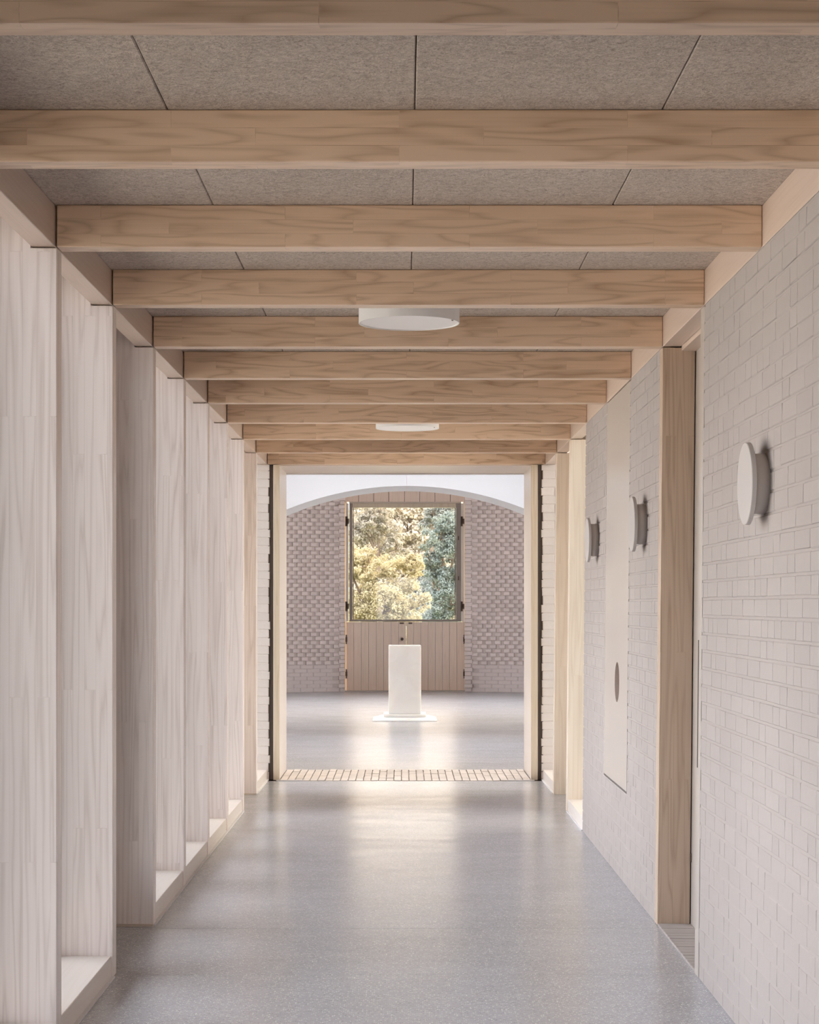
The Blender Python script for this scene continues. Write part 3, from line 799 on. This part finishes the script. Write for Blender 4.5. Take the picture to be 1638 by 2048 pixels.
def tree(name, label, cx, cy, blobs, mat, nleaf, size, seed, trunk_r=.12):
    """blobs: (dx, dy, z, radius); leaves sit in the outer shell of each blob"""
    rnd = random.Random(seed)
    root = empty(name, (cx, cy, -.30)); tag(root, label, 'tree', 'trees outside the window')
    tot = sum(b[3] ** 2 for b in blobs)
    V = []; Fc = []
    for dx, dy, z, r in blobs:
        # every blob is itself made of clumps
        nc = 46
        for c in range(nc):
            u = Vector((rnd.gauss(0, 1), rnd.gauss(0, 1), rnd.gauss(0, 1) * .9)).normalized()
            cc = Vector((dx, dy, z + .30)) + u * r * rnd.uniform(.55, 1.0)
            cr = r * rnd.uniform(.16, .34)
            k = int(nleaf * r * r / tot / nc)
            for _ in range(k):
                w_ = Vector((rnd.gauss(0, 1), rnd.gauss(0, 1), rnd.gauss(0, 1) * .7)).normalized()
                p = cc + w_ * cr * rnd.uniform(.35, 1.05)
                nrm = (w_ + Vector((rnd.uniform(-.8, .8), rnd.uniform(-.8, .8), rnd.uniform(-.2, .9)))).normalized()
                t = nrm.cross(Vector((rnd.uniform(-1, 1), rnd.uniform(-1, 1), rnd.uniform(-1, 1)))).normalized()
                b2 = nrm.cross(t); s = size * rnd.uniform(.6, 1.25)
                i0 = len(V)
                V += [tuple(p - t * s * .6), tuple(p - b2 * s * .32), tuple(p + t * s * .6), tuple(p + b2 * s * .32)]
                Fc.append((i0, i0 + 1, i0 + 2, i0 + 3))
    o = link('foliage', mesh('foliage', V, Fc, mat), (0, 0, 0), root); tag(o, kind='stuff')
    # trunk and limbs, tapering
    mb = MB()
    def limb(a, b, r0, r1, n=8):
        a, b = Vector(a), Vector(b); d = (b - a).normalized(); q = d.to_track_quat('Z', 'Y').to_matrix()
        v = []
        for base, rr in ((a, r0), (b, r1)):
            for i in range(n):
                an = 2 * math.pi * i / n; v.append(tuple(base + q @ Vector((rr * math.cos(an), rr * math.sin(an), 0))))
        mb.add(v, [(i, (i + 1) % n, n + (i + 1) % n, n + i) for i in range(n)])
    zc = min(b[2] for b in blobs) + .3
    limb((0, 0, -.1), (0, 0, max(.6, zc)), trunk_r, trunk_r * .8)
    for dx, dy, z, r in blobs:
        limb((0, 0, max(.5, zc * .95)), (dx, dy, z + .3), trunk_r * .6, trunk_r * .15)
        for _ in range(4):
            u = Vector((rnd.gauss(0, 1), rnd.gauss(0, 1), abs(rnd.gauss(0, 1)))).normalized() * r * .8
            limb((dx, dy, z + .3), (dx + u.x, dy + u.y, z + .3 + u.z), trunk_r * .2, .01)
    mb.build('trunk', M['bark'], (0, 0, 0), root)
L_yel = leafmat('yellow_leaves', (.34, .295, .165), (.54, .48, .30), .5)  # leaf colours here are lifted towards cream, with haze painted in
L_gry = leafmat('olive_leaves', (.32, .295, .225), (.50, .455, .36), .5)
L_teal = leafmat('blue_green_leaves', (.13, .17, .15), (.29, .325, .265), .4)
L_mid = leafmat('grey_green_leaves', (.24, .255, .23), (.38, .385, .33), .45)
def P(px, py, Y): return ((px - 809) * Y / F, CAMZ - (py - 1210.5) * Y / F)
def blobs_at(lst, Y, cx):
    r = []
    for px, py, rp, dy in lst:
        X, Z = P(px, py, Y + dy); r.append((X - cx, dy, Z, rp * (Y + dy) / F))
    return r
tree('leafy_tree', 'low yellow-green leafy tree at the lower left of the window', -.9, 62, blobs_at([(740, 1135, 42, 0), (795, 1155, 46, .5), (715, 1190, 46, 0), (770, 1215, 55, -.5), (828, 1130, 24, .4), (800, 1250, 50, -.8), (690, 1120, 40, .3), (700, 1260, 60, 0), (840, 1205, 24, -.2)], 62, -.9), L_yel, 34000, .085, 11)
tree('leafy_tree', 'tall blue-green leafy tree filling the right of the window', 1.25, 68, blobs_at([(880, 1080, 38, 0), (905, 1120, 50, .3), (880, 1165, 40, 0), (900, 1210, 52, -.3), (868, 1235, 40, -.4), (920, 1060, 44, .4), (890, 1050, 26, 0), (930, 1180, 60, 1), (860, 1120, 20, 0)], 68, 1.25), L_teal, 34000, .085, 12)
tree('leafy_tree', 'olive tree behind with haze put into its leaf colour, top left of the window', -1.2, 84, blobs_at([(738, 1050, 34, 0), (778, 1075, 30, .4), (715, 1030, 30, 0), (760, 1025, 26, 0), (790, 1100, 26, 0), (700, 1070, 36, 0)], 84, -1.2), L_gry, 15000, .10, 13)
tree('leafy_tree', 'slender grey-green tree between the yellow and the blue-green tree', .55, 74, blobs_at([(845, 1165, 30, 0), (832, 1195, 34, 0), (850, 1220, 36, 0), (838, 1140, 20, 0), (820, 1230, 40, 0)], 74, .55), L_mid, 14000, .09, 14)
tree('leafy_tree', 'sparse dark-leaved tree at the top right of the window', 1.3, 90, blobs_at([(868, 1030, 22, 0), (885, 1022, 20, 0), (850, 1050, 14, 0), (905, 1015, 22, 0)], 90, 1.3), L_mid, 5200, .10, 15)
tree('leafy_tree', 'distant tree with haze painted into its pale leaves, in the gap at the window centre', .3, 120, blobs_at([(815, 1060, 44, 0), (845, 1100, 40, 0), (800, 1110, 44, 0), (830, 1030, 24, 0), (825, 1160, 60, 0), (740, 1130, 60, 0), (700, 1060, 50, 0), (760, 1040, 50, 0), (880, 1070, 55, 0), (920, 1040, 40, 0), (815, 1010, 40, 0), (880, 1020, 36, 0), (900, 1150, 60, 0), (715, 1230, 60, 0), (800, 1220, 60, 0), (890, 1230, 50, 0)], 120, .3), leafmat('hazed_pale_leaves', (.58, .52, .40), (.70, .63, .49), .5), 60000, .24, 16)  # cream leaf colour stands in for bright haze between the nearer trees
